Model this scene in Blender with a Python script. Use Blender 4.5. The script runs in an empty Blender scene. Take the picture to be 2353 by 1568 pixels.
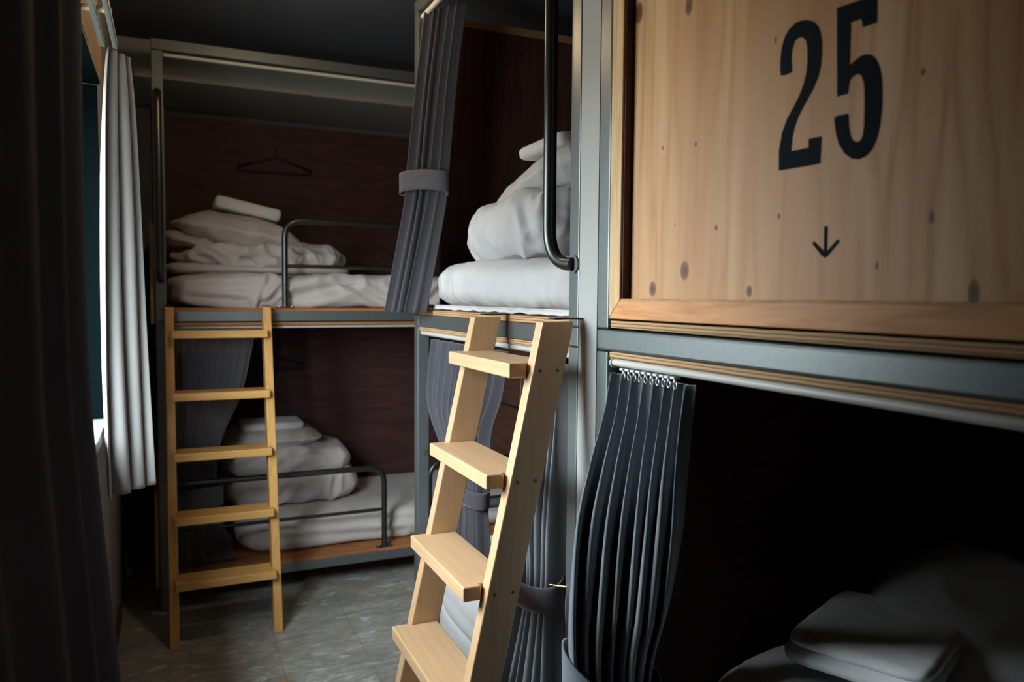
import bpy, bmesh, math, random
from mathutils import Vector, Matrix, noise, geometry
S = bpy.context.scene
COL = S.collection
V = Vector

# ------------------------------------------------------------------ camera, light, exposure
YAW, PITCH, ROLL = math.radians(24.1003), math.radians(3.2931), math.radians(0.4514)
EYE = 1.45
_F = V((math.sin(YAW)*math.cos(PITCH), math.cos(YAW)*math.cos(PITCH), -math.sin(PITCH)))
_R0 = V((math.cos(YAW), -math.sin(YAW), 0)); _U0 = _R0.cross(_F)
_R = math.cos(ROLL)*_R0 + math.sin(ROLL)*_U0; _U = -math.sin(ROLL)*_R0 + math.cos(ROLL)*_U0
cd = bpy.data.cameras.new('camera'); co = bpy.data.objects.new('camera', cd); COL.objects.link(co)
cd.sensor_width = 36; cd.sensor_fit = 'HORIZONTAL'; cd.lens = 1750/2353*36
cd.clip_start = 0.02; cd.clip_end = 60
co.matrix_world = Matrix(((_R.x, _U.x, -_F.x, 0), (_R.y, _U.y, -_F.y, 0), (_R.z, _U.z, -_F.z, EYE), (0, 0, 0, 1)))
cd.dof.use_dof = True; cd.dof.focus_distance = 1.9; cd.dof.aperture_fstop = 3.2
S.camera = co

W = bpy.data.worlds.new('world'); S.world = W; W.use_nodes = True
bgn = W.node_tree.nodes['Background']
bgn.inputs[1].default_value = 68.0
_wn, _wl = W.node_tree.nodes, W.node_tree.links
_tc = _wn.new('ShaderNodeTexCoord'); _sx = _wn.new('ShaderNodeSeparateXYZ'); _cr = _wn.new('ShaderNodeValToRGB')
_wl.new(_tc.outputs['Generated'], _sx.inputs[0]); _wl.new(_sx.outputs[2], _cr.inputs[0])
_e = _cr.color_ramp.elements                       # overcast sky above the horizon, darker street below it
_e[0].position = 0.0; _e[0].color = (.17, .165, .15, 1); _e[1].position = .06; _e[1].color = (.55, .60, .65, 1)
_x = _e.new(.5); _x.color = (.87, .935, 1.0, 1)
# sky brightness shaped by direction: added boost towards -Y, added darkening towards +Y
_fl = _wn.new('ShaderNodeVectorMath'); _fl.operation = 'MULTIPLY'; _fl.inputs[1].default_value = (1, 1, 0); _wl.new(_tc.outputs['Generated'], _fl.inputs[0])
_no = _wn.new('ShaderNodeVectorMath'); _no.operation = 'NORMALIZE'; _wl.new(_fl.outputs[0], _no.inputs[0])
_s2 = _wn.new('ShaderNodeSeparateXYZ'); _wl.new(_no.outputs[0], _s2.inputs[0])
_mr = _wn.new('ShaderNodeMapRange'); _mr.inputs[1].default_value = -1; _mr.inputs[2].default_value = 1; _wl.new(_s2.outputs[1], _mr.inputs[0])
_az = _wn.new('ShaderNodeValToRGB'); _wl.new(_mr.outputs[0], _az.inputs[0])
_a = _az.color_ramp.elements; _a[0].position = .05; _a[0].color = (1, 1, 1, 1); _a[1].position = .95; _a[1].color = (.02, .02, .02, 1)
for _p, _c in ((.22, .80), (.40, .30), (.52, .27), (.66, .52), (.80, .72), (.87, .18)):
    _q = _a.new(_p); _q.color = (_c, _c, _c, 1)
_mm = _wn.new('ShaderNodeMix'); _mm.data_type = 'RGBA'; _mm.blend_type = 'MULTIPLY'; _mm.inputs[0].default_value = 1
_wl.new(_cr.outputs[0], _mm.inputs[6]); _wl.new(_az.outputs[0], _mm.inputs[7]); _wl.new(_mm.outputs[2], bgn.inputs[0])

def lamp(name, kind, loc, energy, color, **kw):
    d = bpy.data.lights.new(name, kind); d.energy = energy; d.color = color
    for k, v in kw.items(): setattr(d, k, v)
    o = bpy.data.objects.new(name, d); o.location = loc; COL.objects.link(o); return o
# daylight enters through the window in the left wall (portal = sampling help only)
po = lamp('window_portal', 'AREA', (-0.47, 1.40, 1.565), 1, (1, 1, 1), shape='RECTANGLE', size=1.0, size_y=2.4)
po.rotation_euler = (0, math.radians(-90), 0); po.data.cycles.is_portal = True
# warm ceiling lamp above the aisle
lamp('ceiling_lamp_bulb', 'POINT', (0.40, 2.72, 2.47), 9.5, (1.0, 0.72, 0.45), shadow_soft_size=0.06)

S.view_settings.view_transform = 'Standard'; S.view_settings.look = 'None'
S.view_settings.exposure = 0.0; S.view_settings.gamma = 1.0; S.view_settings.use_curve_mapping = False
S.cycles.use_denoising = True
S.cycles.diffuse_bounces = 2; S.cycles.max_bounces = 12

# ------------------------------------------------------------------ materials
def mat(name, base=(.5, .5, .5), rough=.6, metal=0., spec=.5, sheen=0.):
    m = bpy.data.materials.new(name); m.use_nodes = True
    b = m.node_tree.nodes['Principled BSDF']
    b.inputs['Base Color'].default_value = (*base, 1); b.inputs['Roughness'].default_value = rough
    b.inputs['Metallic'].default_value = metal; b.inputs['Specular IOR Level'].default_value = spec
    if sheen:
        b.inputs['Sheen Weight'].default_value = sheen; b.inputs['Sheen Roughness'].default_value = .5
    return m
def nt(m): return m.node_tree.nodes, m.node_tree.links, m.node_tree.nodes['Principled BSDF']
def N(m, t, **kw):
    n = m.node_tree.nodes.new(t)
    for k, v in kw.items():
        if k.startswith('i_'):
            n.inputs[int(k[2:]) if k[2:].isdigit() else k[2:].replace('_', ' ')].default_value = v
        else: setattr(n, k, v)
    return n
def L(m, a, b): m.node_tree.links.new(a, b)
def coords(m, scale=(1, 1, 1), kind='Object', rot=(0, 0, 0)):
    tc = N(m, 'ShaderNodeTexCoord'); mp = N(m, 'ShaderNodeMapping')
    mp.inputs['Scale'].default_value = scale; mp.inputs['Rotation'].default_value = rot
    L(m, tc.outputs[kind], mp.inputs[0]); return mp.outputs[0]
def ramp(m, fac, stops):
    r = N(m, 'ShaderNodeValToRGB'); e = r.color_ramp.elements
    while len(e) > 1: e.remove(e[-1])
    e[0].position = stops[0][0]; e[0].color = (*stops[0][1], 1)
    for p, c in stops[1:]:
        x = e.new(p); x.color = (*c, 1)
    L(m, fac, r.inputs[0]); return r.outputs[0]
def noisetex(m, vec, scale, detail=4, rough=.55, dist=0.):
    n = N(m, 'ShaderNodeTexNoise'); n.inputs['Scale'].default_value = scale; n.inputs['Detail'].default_value = detail
    n.inputs['Roughness'].default_value = rough; n.inputs['Distortion'].default_value = dist
    L(m, vec, n.inputs['Vector']); return n.outputs['Fac']
def bump(m, fac, strength=.2, dist=.002):
    b = N(m, 'ShaderNodeBump'); b.inputs['Strength'].default_value = strength; b.inputs['Distance'].default_value = dist
    L(m, fac, b.inputs['Height']); L(m, b.outputs[0], m.node_tree.nodes['Principled BSDF'].inputs['Normal'])
def math_(m, op, a, b=None):
    n = N(m, 'ShaderNodeMath', operation=op)
    for i, x in enumerate((a, b)):
        if x is None: continue
        if isinstance(x, (int, float)): n.inputs[i].default_value = x
        else: L(m, x, n.inputs[i])
    return n.outputs[0]
def mixc(m, fac, a, b, mode='MIX'):
    n = N(m, 'ShaderNodeMix', data_type='RGBA', blend_type=mode)
    for i, x in ((0, fac), (6, a), (7, b)):
        if isinstance(x, (int, float)): n.inputs[i].default_value = x
        elif isinstance(x, tuple): n.inputs[i].default_value = (*x, 1)
        else: L(m, x, n.inputs[i])
    return n.outputs[2]

def fabric(name, base, weave=900, var=.12, rough=.85, sheen=.15, bs=.12):
    m = mat(name, base, rough, spec=.2, sheen=sheen); nn, ll, b = nt(m)
    v = coords(m); f = noisetex(m, v, 6, 3)
    c = ramp(m, f, [(.3, tuple(x*(1-var) for x in base)), (.7, tuple(min(1, x*(1+var*.6)) for x in base))])
    L(m, c, b.inputs['Base Color'])
    bump(m, noisetex(m, v, weave, 2), bs, .0008)
    return m
def wood(name, c0, c1, c2, axis='z', scale=9., rough=.5, stretch=14., spec=.35, fine=70):
    m = mat(name, c1, rough, spec=spec); nn, ll, b = nt(m)
    s = {'x': (1/stretch, 1, 1), 'y': (1, 1/stretch, 1), 'z': (1, 1, 1/stretch)}[axis]
    v = coords(m, s)
    a = noisetex(m, v, scale, 4, .55, .6); f = noisetex(m, v, scale*fine/9, 3, .6)
    w = math_(m, 'FRACT', math_(m, 'MULTIPLY', a, 7.0))
    w = math_(m, 'ABSOLUTE', math_(m, 'SUBTRACT', w, .5))
    t = math_(m, 'ADD', math_(m, 'MULTIPLY', w, .9), math_(m, 'MULTIPLY', f, .55))
    L(m, ramp(m, t, [(.15, c0), (.5, c1), (.85, c2)]), b.inputs['Base Color'])
    bump(m, f, .06, .001)
    return m

M = {}
M['steel'] = mat('brushed_blue_grey_steel', (.2, .24, .25), .40, .65)
_v = coords(M['steel'], (3, 3, 3)); _f = noisetex(M['steel'], _v, 30, 3)
L(M['steel'], ramp(M['steel'], _f, [(.35, (.175, .196, .196)), (.65, (.195, .216, .215))]), M['steel'].node_tree.nodes['Principled BSDF'].inputs['Base Color'])
M['black_steel'] = mat('dark_steel_tube', (.085, .088, .085), .32, .85)
M['plate'] = mat('black_plate', (.02, .02, .022), .45, .4)
M['bolt'] = mat('zinc_bolt', (.6, .6, .58), .3, 1.)
M['brass'] = mat('brass', (.75, .55, .22), .3, 1.)
M['plastic'] = mat('white_plastic', (.72, .76, .75), .4)
M['rod'] = mat('cream_enamel_rail', (.62, .60, .54), .38, 0.)
M['wall'] = mat('white_painted_wall', (.46, .455, .43), .8, spec=.2)
bump(M['wall'], noisetex(M['wall'], coords(M['wall']), 240, 3), .08, .001)
M['greywall'] = mat('grey_painted_wall', (.36, .355, .34), .8, spec=.2)
M['concrete'] = mat('pale_concrete_beam', (.27, .275, .25), .85, spec=.2)
bump(M['concrete'], noisetex(M['concrete'], coords(M['concrete']), 90, 4), .1, .002)
M['ceiling'] = mat('dark_ceiling_paint', (.06, .068, .086), .9, spec=.1)
M['darkwall'] = mat('darkened_wall', (.12, .125, .135), .9, spec=.1)  # wall colour darkened to cut bounced light and deepen the shade
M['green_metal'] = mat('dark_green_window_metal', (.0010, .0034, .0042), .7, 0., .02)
M['sill'] = mat('glossy_grey_green_sill', (.38, .44, .44), .22, 0., .6)
M['beech'] = wood('pale_beech', (.65, .405, .215), (.71, .45, .245), (.74, .48, .27), 'z', 16, .42, 22, .4)
M['beech_y'] = wood('pale_beech_tread', (.65, .405, .215), (.71, .45, .245), (.74, .48, .27), 'y', 16, .42, 22, .4)
M['honey'] = wood('honey_varnished_wood', (.64, .33, .09), (.74, .40, .12), (.80, .45, .15), 'z', 16, .38, 22, .4)
M['honey_x'] = wood('honey_varnished_tread', (.64, .33, .09), (.74, .40, .12), (.80, .45, .15), 'x', 16, .38, 22, .4)
M['frame_pine'] = wood('pale_pine_frame', (.58, .36, .17), (.72, .48, .25), (.80, .56, .32), 'z', 22, .5, 16)
M['frame_red'] = wood('reddish_cedar_frame', (.62, .25, .085), (.76, .34, .13), (.82, .41, .18), 'y', 12, .5, 10)
M['tan_wood'] = wood('tan_window_casing', (.27, .165, .075), (.32, .20, .095), (.35, .22, .11), 'y', 10, .55, 14)
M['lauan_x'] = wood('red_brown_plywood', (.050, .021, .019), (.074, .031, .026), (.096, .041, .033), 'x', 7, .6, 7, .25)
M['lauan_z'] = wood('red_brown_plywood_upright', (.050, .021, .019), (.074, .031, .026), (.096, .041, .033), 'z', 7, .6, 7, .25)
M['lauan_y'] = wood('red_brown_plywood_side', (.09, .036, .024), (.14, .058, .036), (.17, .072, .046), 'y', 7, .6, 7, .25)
M['dowel'] = mat('brown_dowel_end', (.20, .105, .045), .6)
M['stamp'] = mat('faded_black_stamp_ink', (.035, .022, .022), .8)
M['ink'] = mat('blue_black_paint', (.010, .016, .022), .75, spec=.08)
M['cotton'] = fabric('white_cotton', (.60, .59, .585), 700, .06, .9, .1)
M['cotton_warm'] = fabric('off_white_cotton', (.60, .545, .515), 700, .08, .9, .1)
M['terry'] = fabric('white_terry', (.76, .75, .75), 260, .06, .95, .3, .6)
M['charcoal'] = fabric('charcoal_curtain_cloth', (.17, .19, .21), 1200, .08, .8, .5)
M['violet'] = fabric('shaded_violet_grey_curtain_cloth', (.072, .068, .080), 1200, .08, .8, .4)  # violet tint, kept darker than charcoal: dimmer light put into the colour
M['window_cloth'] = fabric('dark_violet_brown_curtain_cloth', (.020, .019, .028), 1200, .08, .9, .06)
M['linen'] = fabric('off_white_curtain_cloth', (.30, .29, .282), 800, .05, .85, .2)
M['wire'] = mat('black_hanger', (.012, .012, .014), .4)

def ply_edge(name, axis):
    m = mat(name, (.5, .3, .15), .65, spec=.2); nn, ll, b = nt(m)
    v = coords(m); sx = N(m, 'ShaderNodeSeparateXYZ'); L(m, v, sx.inputs[0])
    warp = noisetex(m, coords(m, (3, 3, 3)), 6, 2)
    t = math_(m, 'ADD', math_(m, 'MULTIPLY', sx.outputs[2], 150.0), math_(m, 'MULTIPLY', warp, .5))
    t = math_(m, 'FRACT', t)
    fib = noisetex(m, coords(m, (6, 6, 60)), 14, 3)
    c = ramp(m, t, [(0., (.66, .43, .22)), (.40, (.72, .50, .27)), (.47, (.12, .06, .035)), (.66, (.15, .075, .042)), (.74, (.60, .34, .14)), (1., (.66, .41, .19))])
    c = mixc(m, math_(m, 'MULTIPLY', fib, .5), c, (.30, .15, .07))
    L(m, c, b.inputs['Base Color']); return m
M['ply'] = ply_edge('layered_plywood_edge', 'y')
M['ply_warm'] = wood('orange_plywood', (.30, .11, .035), (.40, .16, .055), (.46, .20, .075), 'x', 12, .6, 8)

# floor: worn mottled tile with joints, white scuffs and rust spots
def floor_mat():
    m = mat('worn_mottled_floor_tile', (.3, .29, .25), .42, spec=.4); nn, ll, b = nt(m)
    st = coords(m, (1.0, 2.6, 1)); v = coords(m)
    a = noisetex(m, st, 14, 12, .78, .25)
    c = ramp(m, a, [(.30, (.17, .175, .16)), (.45, (.33, .325, .285)), (.56, (.46, .445, .39)), (.70, (.66, .67, .63))])
    big = noisetex(m, coords(m, (1, 1.6, 1)), 3.4, 5, .6)
    c = mixc(m, ramp(m, big, [(.44, (0, 0, 0)), (.62, (.7, .7, .7))]), c, (.235, .225, .185))
    brown = noisetex(m, coords(m, (1.3, 1.7, 1)), 5.1, 5, .6)
    c = mixc(m, ramp(m, brown, [(.55, (0, 0, 0)), (.66, (.5, .5, .5))]), c, (.40, .33, .25))
    blue = noisetex(m, coords(m, (1.2, 2.0, 1)), 7.3, 7, .62, .3)
    c = mixc(m, ramp(m, blue, [(.57, (0, 0, 0)), (.66, (.85, .85, .85))]), c, (.64, .70, .69))
    rust = noisetex(m, coords(m, (1, 1.6, 1)), 6.9, 4, .5, .3)
    c = mixc(m, ramp(m, rust, [(.655, (0, 0, 0)), (.69, (.8, .8, .8))]), c, (.52, .27, .06))
    sx = N(m, 'ShaderNodeSeparateXYZ'); L(m, v, sx.inputs[0])
    def joint(o, off):
        t = math_(m, 'ABSOLUTE', math_(m, 'SUBTRACT', math_(m, 'FRACT', math_(m, 'DIVIDE', math_(m, 'SUBTRACT', o, off), .328)), .5))
        return math_(m, 'GREATER_THAN', t, .4935)
    j = math_(m, 'MAXIMUM', joint(sx.outputs[0], .046), joint(sx.outputs[1], .297))
    c = mixc(m, math_(m, 'MULTIPLY', j, .35), c, (.06, .058, .05))
    L(m, c, b.inputs['Base Color'])
    L(m, ramp(m, a, [(.3, (.5, .5, .5)), (.7, (.34, .34, .34))]), b.inputs['Roughness'])
    bump(m, a, .12, .002); return m
M['floor'] = floor_mat()

# pine board with knots: the ring pattern is pushed aside around every knot
KNOTS = [(1.183, 1.503, .0236, .0245), (1.287, 1.469, .021, .021), (1.006, 1.463, .0115, .0124), (1.095, 1.576, .0071, .0077),
         (1.158, 1.734, .0064, .0071), (.942, 1.582, .0057, .0069), (.754, 1.497, .0049, .0077), (1.354, 2.034, .0254, .030),
         (1.187, 1.993, .0195, .0239), (.614, 1.46, .013, .022), (.96, 1.862, .0048, .0075), (.694, 1.743, .005, .0055),
         (1.367, 1.754, .005, .0054), (1.262, 1.745, .0043, .006), (.674, 1.556, .0073, .0138), (1.217, 1.592, .0028, .005)]
def pine(origin):
    m = mat('knotty_pine_board', (.6, .4, .22), .5, spec=.3); nn, ll, b = nt(m)
    v = coords(m); wob = N(m, 'ShaderNodeTexNoise'); wob.inputs['Scale'].default_value = 9
    L(m, coords(m, (1, 1, .35)), wob.inputs['Vector'])
    sx = N(m, 'ShaderNodeSeparateXYZ'); L(m, v, sx.inputs[0])
    tot = None; core = None; halo = None
    for (y, z, ry, rz) in KNOTS:
        d = N(m, 'ShaderNodeVectorMath', operation='SUBTRACT'); L(m, v, d.inputs[0]); d.inputs[1].default_value = (0, y-origin[1], z-origin[2])
        k = N(m, 'ShaderNodeVectorMath', operation='MULTIPLY'); L(m, d.outputs[0], k.inputs[0]); k.inputs[1].default_value = (0, 1/(ry*.88), 1/(rz*1.15))
        ln = N(m, 'ShaderNodeVectorMath', operation='LENGTH'); L(m, k.outputs[0], ln.inputs[0])
        r = ln.outputs['Value']
        # stretched halo for the deflected grain
        k2 = N(m, 'ShaderNodeVectorMath', operation='MULTIPLY'); L(m, d.outputs[0], k2.inputs[0]); k2.inputs[1].default_value = (0, 1/(ry*1.6), 1/(rz*5))
        l2 = N(m, 'ShaderNodeVectorMath', operation='LENGTH'); L(m, k2.outputs[0], l2.inputs[0])
        e = math_(m, 'DIVIDE', ry*26, math_(m, 'ADD', 1.0, math_(m, 'POWER', l2.outputs['Value'], 2.0)))
        tot = e if tot is None else math_(m, 'ADD', tot, e)
        core = r if core is None else math_(m, 'MINIMUM', core, r)
        halo = l2.outputs['Value'] if halo is None else math_(m, 'MINIMUM', halo, l2.outputs['Value'])
    lane = noisetex(m, coords(m, (1, 1, .09)), 5.5, 3, .5)
    fine = noisetex(m, coords(m, (1, 1, .035)), 70, 4, .6)
    ring = math_(m, 'ADD', math_(m, 'MULTIPLY', sx.outputs[1], 7.0), math_(m, 'ADD', math_(m, 'MULTIPLY', lane, 9.0), tot))
    ring = math_(m, 'ABSOLUTE', math_(m, 'SUBTRACT', math_(m, 'FRACT', ring), .5))
    t = math_(m, 'ADD', math_(m, 'MULTIPLY', ring, .75), math_(m, 'MULTIPLY', fine, .6))
    c = ramp(m, t, [(.22, (.60, .30, .125)), (.42, (.77, .445, .21)), (.62, (.83, .52, .275)), (.85, (.85, .56, .32))])
    # reddish heartwood lanes
    lane2 = noisetex(m, coords(m, (1, 1, .12)), 4.0, 2, .5)
    c = mixc(m, ramp(m, lane2, [(.44, (0, 0, 0)), (.62, (.75, .75, .75))]), c, (.58, .285, .13))
    lane3 = noisetex(m, coords(m, (1.3, 1.3, .06)), 11.0, 3, .5)
    c = mixc(m, ramp(m, lane3, [(.60, (0, 0, 0)), (.70, (.45, .45, .45))]), c, (.42, .19, .095))
    rough_core = math_(m, 'ADD', core, math_(m, 'MULTIPLY', math_(m, 'SUBTRACT', wob.outputs['Fac'], .5), .5))
    cr = math_(m, 'MULTIPLY', math_(m, 'FRACT', math_(m, 'MULTIPLY', rough_core, 2.6)), .25)
    kc = ramp(m, math_(m, 'ADD', math_(m, 'MULTIPLY', rough_core, .5), math_(m, 'MULTIPLY', cr, .3)), [(.0, (.10, .045, .03)), (.25, (.21, .095, .055)), (.5, (.27, .12, .065)), (.62, (.42, .21, .10))])
    c = mixc(m, ramp(m, rough_core, [(.0, (1, 1, 1)), (.55, (.95, .95, .95)), (.75, (0, 0, 0))]), c, kc)
    L(m, c, b.inputs['Base Color']); bump(m, fine, .05, .001)
    return m

# ------------------------------------------------------------------ mesh helpers
class MB:
    def __init__(self): self.v = []; self.f = []; self.sm = []
    def add(self, vs, fs, smooth=False):
        k = len(self.v); self.v += [V(p) for p in vs]
        self.f += [tuple(i+k for i in f) for f in fs]; self.sm += [smooth]*len(fs); return self
    def box(self, x0, x1, y0, y1, z0, z1, bev=0., mtx=None):
        bm = bmesh.new(); bmesh.ops.create_cube(bm, size=1)
        for p in bm.verts:
            p.co = V(((x0+x1)/2+p.co.x*(x1-x0), (y0+y1)/2+p.co.y*(y1-y0), (z0+z1)/2+p.co.z*(z1-z0)))
        if bev: bmesh.ops.bevel(bm, geom=bm.edges[:], offset=bev, segments=2, affect='EDGES', profile=.5)
        if mtx is not None: bmesh.ops.transform(bm, matrix=mtx, verts=bm.verts)
        bm.verts.index_update()
        self.add([p.co.copy() for p in bm.verts], [[q.index for q in f.verts] for f in bm.faces], False); bm.free(); return self
    def tube(self, pts, r, seg=14, fillet=0., fs=8, flat=1., closed=False):
        pts = [V(p) for p in pts]
        if fillet:
            out = [pts[0]]
            for i in range(1, len(pts)-1):
                a, b, c = pts[i-1], pts[i], pts[i+1]
                d1 = (a-b).normalized(); d2 = (c-b).normalized()
                k = min(fillet, (a-b).length*.49 if i > 1 else (a-b).length*.95, (c-b).length*.49 if i < len(pts)-2 else (c-b).length*.95)
                p0 = b+d1*k; p1 = b+d2*k
                for j in range(fs+1):
                    t = j/fs; out.append(p0*(1-t)**2+b*2*t*(1-t)+p1*t*t)
            out.append(pts[-1]); pts = out
        n = len(pts); T = [((pts[min(i+1, n-1)]-pts[max(i-1, 0)]).normalized()) for i in range(n)]
        if closed: T = [((pts[(i+1) % n]-pts[i-1]).normalized()) for i in range(n)]
        up = V((0, 0, 1)) if abs(T[0].z) < .9 else V((1, 0, 0))
        nr = (up-T[0]*up.dot(T[0])).normalized(); vs = []
        for i in range(n):
            nr = (nr-T[i]*nr.dot(T[i])).normalized(); bn = T[i].cross(nr)
            for j in range(seg):
                a = 2*math.pi*j/seg; vs.append(pts[i]+nr*math.cos(a)*r*flat+bn*math.sin(a)*r)
        fs_ = []
        for i in range(n if closed else n-1):
            for j in range(seg):
                a = i*seg+j; b2 = i*seg+(j+1) % seg; k = ((i+1) % n)*seg
                fs_.append((a, b2, k+(j+1) % seg, k+j))
        self.add(vs, fs_, True)
        if not closed: self.add(vs[:seg], [tuple(range(seg))[::-1]]); self.add(vs[-seg:], [tuple(range(seg))])
        return self
    def grid(self, P, nu, nv, close_u=False):
        vs = [P[i][j] for i in range(nv) for j in range(nu)]; fs = []
        for i in range(nv-1):
            for j in range(nu if close_u else nu-1):
                j2 = (j+1) % nu; fs.append((i*nu+j, i*nu+j2, (i+1)*nu+j2, (i+1)*nu+j))
        return self.add(vs, fs, True)
    def prism(self, poly, axis_from, axis_to):     # polygon of (y,z) between two x planes
        n = len(poly)
        tri = geometry.tessellate_polygon([[V((y, z, 0)) for y, z in poly]])
        vs = [V((axis_from, y, z)) for y, z in poly]+[V((axis_to, y, z)) for y, z in poly]
        fs = [tuple(t) for t in tri]+[tuple(q+n for q in t[::-1]) for t in tri]+[(i, (i+1) % n, n+(i+1) % n, n+i) for i in range(n)]
        return self.add(vs, fs)
    def obj(self, name, m, parent=None, origin=None, recalc=False):
        o_ = V(origin) if origin is not None else (V(parent['_o']) if parent is not None and '_o' in parent else V((0, 0, 0)))
        me = bpy.data.meshes.new(name); me.from_pydata([tuple(p-o_) for p in self.v], [], self.f)
        me.polygons.foreach_set('use_smooth', self.sm); me.update()
        if recalc:
            bm = bmesh.new(); bm.from_mesh(me); bmesh.ops.remove_doubles(bm, verts=bm.verts, dist=1e-6)
            bmesh.ops.recalc_face_normals(bm, faces=bm.faces); bm.to_mesh(me); bm.free()
        me.materials.append(m); o = bpy.data.objects.new(name, me); COL.objects.link(o)
        if parent is not None: o.parent = parent; o['_o'] = tuple(o_)
        else: o.location = o_; o['_o'] = tuple(o_)
        return o

def tag(o, label, cat, group=None):
    o['label'] = label; o['category'] = cat
    if group: o['group'] = group
    return o
def thing(name, label, cat, loc, group=None):
    o = bpy.data.objects.new(name, None); COL.objects.link(o); o.location = loc; o['_o'] = tuple(loc)
    o.empty_display_size = .1
    return tag(o, label, cat, group)
def struct(o): o['kind'] = 'structure'; return o
def box(name, m, p, x0, x1, y0, y1, z0, z1, bev=0.): return MB().box(x0, x1, y0, y1, z0, z1, bev).obj(name, m, p)

def lattice(nx, ny, nz):
    idx = {}; P = []; F = []
    def g(i, j, k):
        if (i, j, k) not in idx:
            idx[(i, j, k)] = len(P); P.append((2*i/nx-1, 2*j/ny-1, 2*k/nz-1))
        return idx[(i, j, k)]
    for i in range(nx):
        for j in range(ny):
            F.append((g(i, j, 0), g(i, j+1, 0), g(i+1, j+1, 0), g(i+1, j, 0))); F.append((g(i, j, nz), g(i+1, j, nz), g(i+1, j+1, nz), g(i, j+1, nz)))
    for i in range(nx):
        for k in range(nz):
            F.append((g(i, 0, k), g(i+1, 0, k), g(i+1, 0, k+1), g(i, 0, k+1))); F.append((g(i, ny, k), g(i, ny, k+1), g(i+1, ny, k+1), g(i+1, ny, k)))
    for j in range(ny):
        for k in range(nz):
            F.append((g(0, j, k), g(0, j, k+1), g(0, j+1, k+1), g(0, j+1, k))); F.append((g(nx, j, k), g(nx, j+1, k), g(nx, j+1, k+1), g(nx, j, k+1)))
    return P, F
def ridge(p, s):
    n = noise.noise(p*s); return (1-abs(n))**3
def soft(mb, c, h, res, n=5., wr=.006, wf=5., seed=0, rot=(0, 0, 0), aniso=(1, 1, 1), creases=(), shape=None, lump=0.):
    """a soft padded body: rounded block, wrinkled; creases = (p0, p1, width, depth) in metres from its centre"""
    P, F = lattice(*res); c = V(c); off = V((seed*7.31, seed*3.17, seed*5.7)); out = []
    R = Matrix.Rotation(rot[2], 3, 'Z') @ Matrix.Rotation(rot[1], 3, 'Y') @ Matrix.Rotation(rot[0], 3, 'X')
    ns = n if isinstance(n, (tuple, list)) else (n, n, n)
    for p in P:
        d = (abs(p[0])**ns[0]+abs(p[1])**ns[1]+abs(p[2])**ns[2]); k = d**(-1/max(ns)) if d > 0 else 1
        q = V((p[0]*k, p[1]*k, p[2]*k)); l = V((q.x*h[0], q.y*h[1], q.z*h[2]))
        g = V(tuple(math.copysign(abs(q[i])**(ns[i]-1), q[i])/h[i] for i in range(3)))
        g = g.normalized() if g.length > 0 else V((0, 0, 1))
        if shape: l = shape(l, q)
        s = V((l.x*aniso[0], l.y*aniso[1], l.z*aniso[2]))+off
        w = noise.noise(s*wf*.4+off)*.35
        s2 = s+V((w, w*.6, -w))*.25
        dd = wr*(ridge(s2, wf)-.45)+wr*.4*(ridge(s2, wf*2.3)-.45)+lump*noise.noise(s*2.2)
        for (a, b, wd, dp) in creases:
            a = V(a); b = V(b); ab = b-a; t = max(0, min(1, (l-a).dot(ab)/ab.length_squared)); r = (l-a-ab*t).length/wd
            if r < 4: dd += -dp*math.exp(-r*r)+dp*.8*math.exp(-(r-1.6)**2*1.5)
        out.append(c+R @ (l+g*dd))
    mb.add(out, F, True); return mb

def cos_interp(rows, z):        # smooth (Hermite) interpolation of a table ordered from top to bottom
    n = len(rows)
    if z >= rows[0][0]: return list(rows[0][1:])
    def slope(i, c):
        a, b = max(i-1, 0), min(i+1, n-1); return (rows[b][c]-rows[a][c])/(rows[b][0]-rows[a][0])
    for i in range(n-1):
        a, b = rows[i], rows[i+1]
        if b[0] <= z <= a[0]:
            h = b[0]-a[0]; t = (z-a[0])/h; t2, t3 = t*t, t*t*t
            return [(2*t3-3*t2+1)*a[c]+(t3-2*t2+t)*h*slope(i, c)+(3*t2-2*t3)*b[c]+(t3-t2)*h*slope(i+1, c) for c in range(1, len(a))]
    return list(rows[-1][1:])
def curtain_sheet(rows, folds, side=1, seed=0, nu=None, nv=70, jit=.35, twist=.0, sharp=1.0, over=.35):
    """rows: (z, xl, yl, xr, yr, amp). A pleated cloth between a left and a right edge that move with height."""
    rnd = random.Random(seed); nu = nu or folds*18
    ph = [0.]
    for i in range(folds): ph.append(ph[-1]+1+rnd.uniform(-jit, jit))
    ph = [p/ph[-1] for p in ph]; am = [rnd.uniform(.7, 1.2) for _ in range(folds+1)]
    z0, z1 = rows[0][0], rows[-1][0]; P = []
    for i in range(nv):
        z = z0+(z1-z0)*i/(nv-1); xl, yl, xr, yr, amp = cos_interp(rows, z); row = []
        d = V((xr-xl, yr-yl, 0)); w = d.length; d.normalize(); nrm = V((-d.y, d.x, 0))*side
        for j in range(nu):
            u = j/(nu-1); k = max(i2 for i2 in range(folds+1) if ph[i2] <= u+1e-9); k = min(k, folds-1)
            t = (u-ph[k])/(ph[k+1]-ph[k]); a = 2*math.pi*t
            am_ = am[k]*(1-t)+am[k+1]*t
            wv = math.cos(a); wv = math.copysign(abs(wv)**sharp, wv)
            nz = noise.noise(V((u*5+seed, z*.7, seed*2.1)))
            off = amp*am_*wv+amp*.5*nz
            lat = over*amp*math.sin(a*1.0)*am_
            env = min(1, u*12, (1-u)*12)
            base = V((xl, yl, z))+d*(u*w+lat*env+.4*amp*noise.noise(V((u*4, z*.9, seed*1.3)))*env)
            row.append(base+nrm*off)
        P.append(row)
    return MB().grid(P, nu, nv)
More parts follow.
